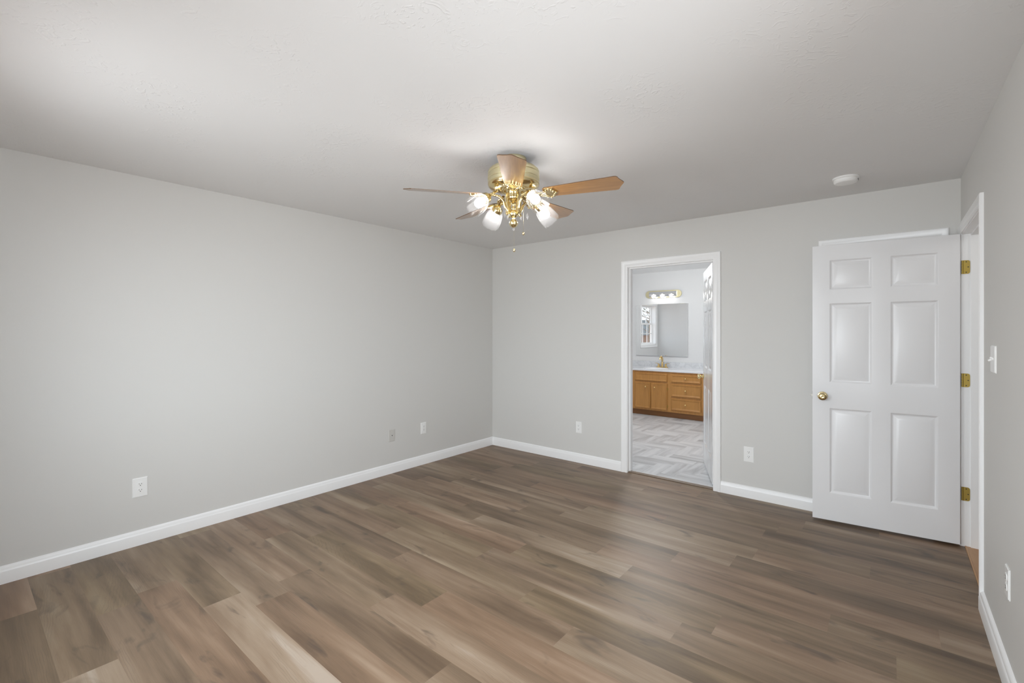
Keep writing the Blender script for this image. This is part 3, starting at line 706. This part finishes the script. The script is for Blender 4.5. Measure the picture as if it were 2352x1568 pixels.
# prisms and pull chains
fr = Vector((0.7732, 0.6342, 0)); fw = Vector((-0.6342, 0.7732, 0))
for sx, sy, z in ((-0.052, -0.03, -0.318), (0.082, 0.0, -0.322), (-0.035, 0.02, -0.318), (0.045, 0.04, -0.318)):
    p = fr * sx + fw * sy
    bm = BM(); lathe(bm, [(0, z), (0.004, z - 0.006), (0.0075, z - 0.020), (0.006, z - 0.032), (0, z - 0.042)], 6, Matrix.Translation(p)); tube(bm, [(p.x, p.y, z + 0.012), (p.x, p.y, z)], 0.0008, 5, smooth=False); link('crystal_prism', bm, M_CRYS, fan)
for sx, sy, z1_ in ((0.058, -0.01, -0.447), (0.003, -0.042, -0.552)):
    p = fr * sx + fw * sy
    bm = BM(); tube(bm, [(p.x, p.y, -0.235), (p.x, p.y, z1_)], 0.0004, 5, smooth=False); ch = link('pull_chain', bm, M_BRASS, fan)
    bm = BM(); lathe(bm, [(0, z1_ + 0.009), (0.004, z1_ + 0.007), (0.0075, z1_), (0.007, z1_ - 0.006), (0.003, z1_ - 0.010), (0, z1_ - 0.010)], 14, Matrix.Translation(p)); link('chain_fob', bm, M_BRASS, ch, smooth=40)

# ------------------------------------------------------------ bathroom fittings
CX0, CX1, CYF, CYB = -3.93, -2.235, 7.425, BY1 - 0.001
van = empty('vanity_cabinet', ((CX0 + CX1) / 2, CYF, 0), label='honey oak bathroom vanity cabinet with doors and drawers', cat='cabinet')
van_o = Vector(van.location)
def vlink(name, bm, m, parent=van, smooth=None):
    o = link(name, bm, m, parent, smooth)
    if parent is van: o.location = -van_o
    return o
bm = BM()
box(bm, CX0, CX1, CYF, CYF + 0.02, 0.098, 0.751, 0.001); box(bm, CX0, CX0 + 0.018, CYF + 0.02, CYB, 0.098, 0.751); box(bm, CX1 - 0.018, CX1, CYF + 0.02, CYB, 0.098, 0.751); box(bm, CX0, CX1, CYF + 0.02, CYB, 0.098, 0.115)
vlink('cabinet_body', bm, M_CAB)
bm = BM(); box(bm, CX0 + 0.003, CX1 - 0.003, CYF + 0.07, CYB, 0.002, 0.098); vlink('toe_kick', bm, M_CABD)
def front(name, x0, x1, z0, z1, knob=None, brd=0.030):
    bm = BM(); T = 0.019; rings = []
    for ins, y in ((0, 0), (0, -T + 0.005), (0.004, -T), (brd * 0.45, -T), (brd * 0.62, -T + 0.004), (brd * 0.8, -T + 0.004), (brd, -T + 0.008)):
        rings.append([bm.verts.new((x, CYF + y, z)) for x, z in ((x0 + ins, z0 + ins), (x1 - ins, z0 + ins), (x1 - ins, z1 - ins), (x0 + ins, z1 - ins))])
    for A, B in zip(rings, rings[1:]):
        for q in range(4): bm.faces.new((A[q], A[(q + 1) % 4], B[(q + 1) % 4], B[q]))
    bm.faces.new(rings[-1]); bm.faces.new(rings[0][::-1])
    o = vlink(name, bm, M_CAB)
    if knob:
        bm = BM(); M = Matrix.Translation((knob[0], CYF - T + 0.008, knob[1])) @ Matrix.Rotation(R_(90), 4, 'X')
        lathe(bm, [(0, 0), (0.009, 0.0), (0.006, 0.006), (0.006, 0.016), (0.011, 0.022), (0.013, 0.029), (0.009, 0.035), (0, 0.037)], 20, M); link('knob', bm, M_GOLD, o, smooth=45)
    return o
front('false_drawer', -3.366, -2.814, 0.587, 0.714)
front('cabinet_door', -3.366, -3.097, 0.126, 0.552, knob=(-3.172, 0.485))
front('cabinet_door', -3.081, -2.814, 0.126, 0.552, knob=(-3.016, 0.485))
for z0, z1 in ((0.592, 0.710), (0.362, 0.556), (0.142, 0.325)):
    front('drawer', -2.748, -2.278, z0, z1, knob=(-2.512, (z0 + z1) / 2 + 0.004))
    front('drawer', -3.890, -3.430, z0, z1, knob=(-3.66, (z0 + z1) / 2 + 0.004))
for z in (0.47, 0.19):
    bm = BM(); box(bm, -2.812, -2.803, CYF - 0.012, CYF - 0.0, z - 0.02, z + 0.02, 0.002); vlink('cabinet_hinge', bm, M_HINGE)

ct = empty('bathroom_countertop', ((CX0 + CX1) / 2, CYF, 0.752), label='white vanity top with grey backsplash on the oak cabinet', cat='countertop')
ct_o = Vector(ct.location)
bm = BM(); zt = 0.783; X0, X1, Ya, Yb = CX0 - 0.015, CX1 + 0.02, CYF - 0.028, BY1 - 0.022
ex, ey, ea, eb = -3.09, 7.64, 0.215, 0.155; n = 48; outer = []; inner = []
for k in range(n):
    a = 2 * PI * k / n; c, s = math.cos(a), math.sin(a)
    tx = ((X1 - ex) / c if c > 1e-9 else (X0 - ex) / c if c < -1e-9 else 1e9); ty = ((Yb - ey) / s if s > 1e-9 else (Ya - ey) / s if s < -1e-9 else 1e9)
    t = min(tx, ty); outer.append((ex + c * t, ey + s * t)); inner.append((ex + ea * c, ey + eb * s))
vo = [bm.verts.new((x, y, zt)) for x, y in outer]; vi = [bm.verts.new((x, y, zt)) for x, y in inner]
prev = vi
for k in range(n): bm.faces.new((vo[k], vo[(k + 1) % n], vi[(k + 1) % n], vi[k]))
for sc, dz in ((0.97, -0.006), (0.90, -0.05), (0.72, -0.10), (0.35, -0.125), (0.08, -0.13)):
    cur = [bm.verts.new((ex + (x - ex) * sc, ey + (y - ey) * sc, zt + dz)) for x, y in inner]
    for k in range(n): bm.faces.new((prev[k], prev[(k + 1) % n], cur[(k + 1) % n], cur[k]))
    prev = cur
bm.faces.new(prev)
o = link('sink_top', bm, M_CTOP, ct, smooth=40); o.location = -ct_o
bm = BM()
for dy, za, zb in ((0.0, 0.768, zt + 0.0005), (0.006, 0.752, 0.768)): box(bm, X0 + dy, X1 - dy, Ya + dy - 0.002, Ya + 0.03, za, zb, 0.002)
box(bm, X1 - 0.03, X1, Ya, Yb, 0.752, zt - 0.0005); box(bm, X0, X0 + 0.03, Ya, Yb, 0.752, zt - 0.0005)
o = link('front_edge', bm, M_CTOP, ct, smooth=40); o.location = -ct_o
bm = BM(); box(bm, X0, X1, BY1 - 0.022, BY1, 0.752, 0.880, 0.003); o = link('backsplash', bm, M_MARBLE, ct, smooth=40); o.location = -ct_o; o['label'] = 'grey marbled backsplash'

fa = empty('bathroom_faucet', (-3.07, 7.865, zt), label='gold two-handle faucet with arched spout on the vanity top', cat='faucet')
bm = BM(); out = [(0.076 * (1 if math.cos(a) > 0 else -1) + 0.024 * math.cos(a) if abs(math.cos(a)) > 1e-6 else 0, 0.026 * math.sin(a)) for a in [2 * PI * k / 32 + 0.01 for k in range(32)]]
prism(bm, out, 0.0005, 0.016); link('base_plate', bm, M_GOLD, fa, smooth=35)
bm = BM(); tube(bm, [(0, 0.0, 0.012), (0, 0.002, 0.06), (0, 0.004, 0.12), (0, -0.010, 0.165), (0, -0.045, 0.190), (0, -0.085, 0.178), (0, -0.103, 0.140)], lambda t: 0.017 - 0.004 * t, 14); link('spout', bm, M_GOLD, fa, smooth=60)
for s in (-1, 1):
    bm = BM(); lathe(bm, [(0, 0.012), (0.022, 0.012), (0.018, 0.03), (0.015, 0.055), (0.016, 0.062), (0, 0.064)], 20, Matrix.Translation((s * 0.062, 0, 0)))
    tube(bm, [(s * 0.062, 0, 0.062), (s * 0.09, 0, 0.072), (s * 0.130, 0, 0.078)], lambda t: 0.0085 - 0.003 * t, 10, flat=0.6); link('handle', bm, M_GOLD, fa, smooth=50)

mi = empty('wall_mirror', (-3.117, BY1, 1.437), label='square frameless mirror above the vanity reflecting a window', cat='mirror')
bm = BM(); box(bm, -0.464, 0.464, -0.030, -0.001, -0.455, 0.455); link('mirror_backing', bm, M_WHITE, mi)
bm = BM(); box(bm, -0.464, 0.464, -0.035, -0.0302, -0.455, 0.455)
es = [e for e in bm.edges if all(v.co.y < -0.034 for v in e.verts)]
bmesh.ops.bevel(bm, geom=es, offset=0.004, segments=1, affect='EDGES'); link('mirror_glass', bm, M_MIRROR, mi)

vl = empty('vanity_light', (-3.085, BY1, 2.066), label='lit three-bulb brass and chrome light bar above the mirror', cat='wall light')
def stadium(L_, r, n=14):
    p = [(L_ / 2 - r + r * math.cos(t), r * math.sin(t)) for t in [(-PI / 2) + PI * k / n for k in range(n + 1)]]
    return p + [(-L_ / 2 + r + r * math.cos(t), r * math.sin(t)) for t in [(PI / 2) + PI * k / n for k in range(n + 1)]]
MY = Matrix(((1, 0, 0, 0), (0, 0, -1, 0), (0, 1, 0, 0), (0, 0, 0, 1)))
bm = BM(); prism(bm, stadium(0.64, 0.064), 0.001, 0.022, MY); link('brass_backplate', bm, M_BRASS_S, vl, smooth=35)
bm = BM(); prof = [(-0.046, 0.02), (-0.044, 0.036), (-0.030, 0.048), (0, 0.053), (0.030, 0.048), (0.044, 0.036), (0.046, 0.02)]
r0 = [bm.verts.new((-0.245, -d, z)) for z, d in prof]; r1 = [bm.verts.new((0.245, -d, z)) for z, d in prof]
for k in range(len(prof) - 1): bm.faces.new((r0[k], r0[k + 1], r1[k + 1], r1[k]))
bm.faces.new(r0); bm.faces.new(r1); link('chrome_bar', bm, M_CHROME, vl, smooth=50)
pr = None
for sx in (-0.158, 0.0, 0.158):
    Ml = Matrix.Translation((sx - 0.0, -0.050, 0.0)) @ Matrix.Rotation(R_(-38), 4, 'X')
    if pr is None:
        bm = BM(); lathe(bm, [(0, 0.01), (0.024, 0.01), (0.026, -0.004), (0.020, -0.016), (0, -0.016)], 20); h_ = link('lamp_holder', bm, M_CHROME, vl, smooth=40)
        bm = shade_bm(); bmesh.ops.scale(bm, vec=(0.75, 0.75, 0.8), verts=bm.verts); sh = link('glass_shade', bm, M_SHADE, h_, smooth=60); sh.location = (0, 0, -0.004)
        bm = BM(); sphere(bm, (0, 0, -0.052), 0.022, 1.15, 16); bl = link('vanity_bulb', bm, M_VBULB, h_, smooth=60); pr = (h_, sh, bl)
    else:
        h_ = pr[0].copy(); COL.objects.link(h_); h_.parent = vl
        for c in pr[1:]: q = c.copy(); COL.objects.link(q); q.parent = h_
    h_.matrix_local = Ml

# ------------------------------------------------------------ outside the bathroom window
def ground_mat():
    m = mat('leaf_litter_ground', (0.3, 0.2, 0.12), 0.9); N, L, b = nt(m); tc = N.new('ShaderNodeTexCoord')
    n = nz(N, L, tc.outputs['Object'], (1, 1, 1), 1.5, 8, 0.7); c = ramp(N, L, n, [(0.35, (0.34, 0.19, 0.11)), (0.6, (0.55, 0.34, 0.22)), (0.75, (0.45, 0.42, 0.30))]); L.new(c, b.inputs['Base Color']); return m
bm = BM(); box(bm, -45, 20, -45, 20, -0.65, -0.45); tag(link('ground', bm, ground_mat()), 'brown leafy ground outside the house', 'ground', kind='structure')
tr = random.Random(3)
spots = [(-9.3, -6.4), (-10.4, -9.6), (-12.9, -11.2), (-12.0, -14.3), (-15.4, -15.4), (-8.6, -15.5)]
lab = ['tree nearest the bathroom window, seen in the mirror', 'second tree from the bathroom window, seen in the mirror', 'tree on the outer side of the mirror window view', 'tree in the middle of the mirror window view', 'far tree beside the brick shed', 'far tree close to the house side']
for (x, y), lb in zip(spots, lab):
    t = empty('tree', (x, y, -0.46), label=lb, cat='tree', group='trees outside the bathroom window')
    hgt = tr.uniform(5.5, 7.5); bm = BM(); tops = []
    tube(bm, [(0, 0, 0), (tr.uniform(-.1, .1), tr.uniform(-.1, .1), hgt * .5), (tr.uniform(-.2, .2), tr.uniform(-.2, .2), hgt)], lambda q: 0.11 * (1 - 0.75 * q), 8)
    for b_i in range(16):
        z = 1.7 + (hgt - 2.0) * b_i / 15; a = tr.uniform(0, 2 * PI); l = tr.uniform(0.7, 1.15)
        e = (l * math.cos(a), l * math.sin(a), z + l * 0.5); tube(bm, [(0, 0, z), (e[0] * .5, e[1] * .5, z + l * .2), e], lambda q: 0.03 * (1 - 0.7 * q), 6); tops.append(e)
    link('trunk', bm, M_BARK, t, smooth=50)
    bm = BM()
    for e in tops + [(0, 0, hgt)]:
        for q in range(90):
            c = Vector(e) + Vector((max(-.5, min(.5, tr.gauss(0, .28))), max(-.5, min(.5, tr.gauss(0, .28))), tr.gauss(0, .3))); c_ = tr.uniform(.03, .06)
            R = Matrix.Rotation(tr.uniform(0, 6), 3, Vector((tr.random(), tr.random(), tr.random() + .01)).normalized())
            bm.faces.new([bm.verts.new(c + R @ Vector(v)) for v in ((-c_, -c_ * .5, 0), (0, -c_ * .1, c_ * .1), (c_, c_ * .2, 0), (0, c_ * .6, c_ * .1))])
    link('foliage', bm, M_LEAF, t)
def brick_mat():
    m = mat('peach_brick', (0.5, 0.3, 0.2), 0.85); N, L, b = nt(m); tc = N.new('ShaderNodeTexCoord'); br_ = N.new('ShaderNodeTexBrick')
    mp = N.new('ShaderNodeMapping'); mp.inputs['Rotation'].default_value = (R_(90), 0, 0); L.new(tc.outputs['Object'], mp.inputs[0]); L.new(mp.outputs[0], br_.inputs['Vector'])
    br_.inputs['Color1'].default_value = (0.22, 0.115, 0.07, 1); br_.inputs['Color2'].default_value = (0.30, 0.17, 0.11, 1); br_.inputs['Mortar'].default_value = (0.3, 0.28, 0.25, 1)
    br_.inputs['Scale'].default_value = 4.5; L.new(br_.outputs[0], b.inputs['Base Color']); return m
shed = empty('brick_shed', (-14.6, -21.5, -0.46), (0, 0, R_(-23)), label='low brick shed with grey roof, far outside the bathroom window', cat='shed')
bm = BM(); box(bm, -3.5, 3.5, -2, 2, 0, 1.60); link('brick_wall', bm, brick_mat(), shed)
bm = BM(); prism(bm, [(-2.3, 1.5), (2.3, 1.5), (0, 2.75)], -3.7, 3.7, Matrix(((0, 0, 1, 0), (1, 0, 0, 0), (0, 1, 0, 0.08), (0, 0, 0, 1)))); link('shed_roof', bm, mat('grey_shingle', (0.10, 0.11, 0.115), 0.8), shed)
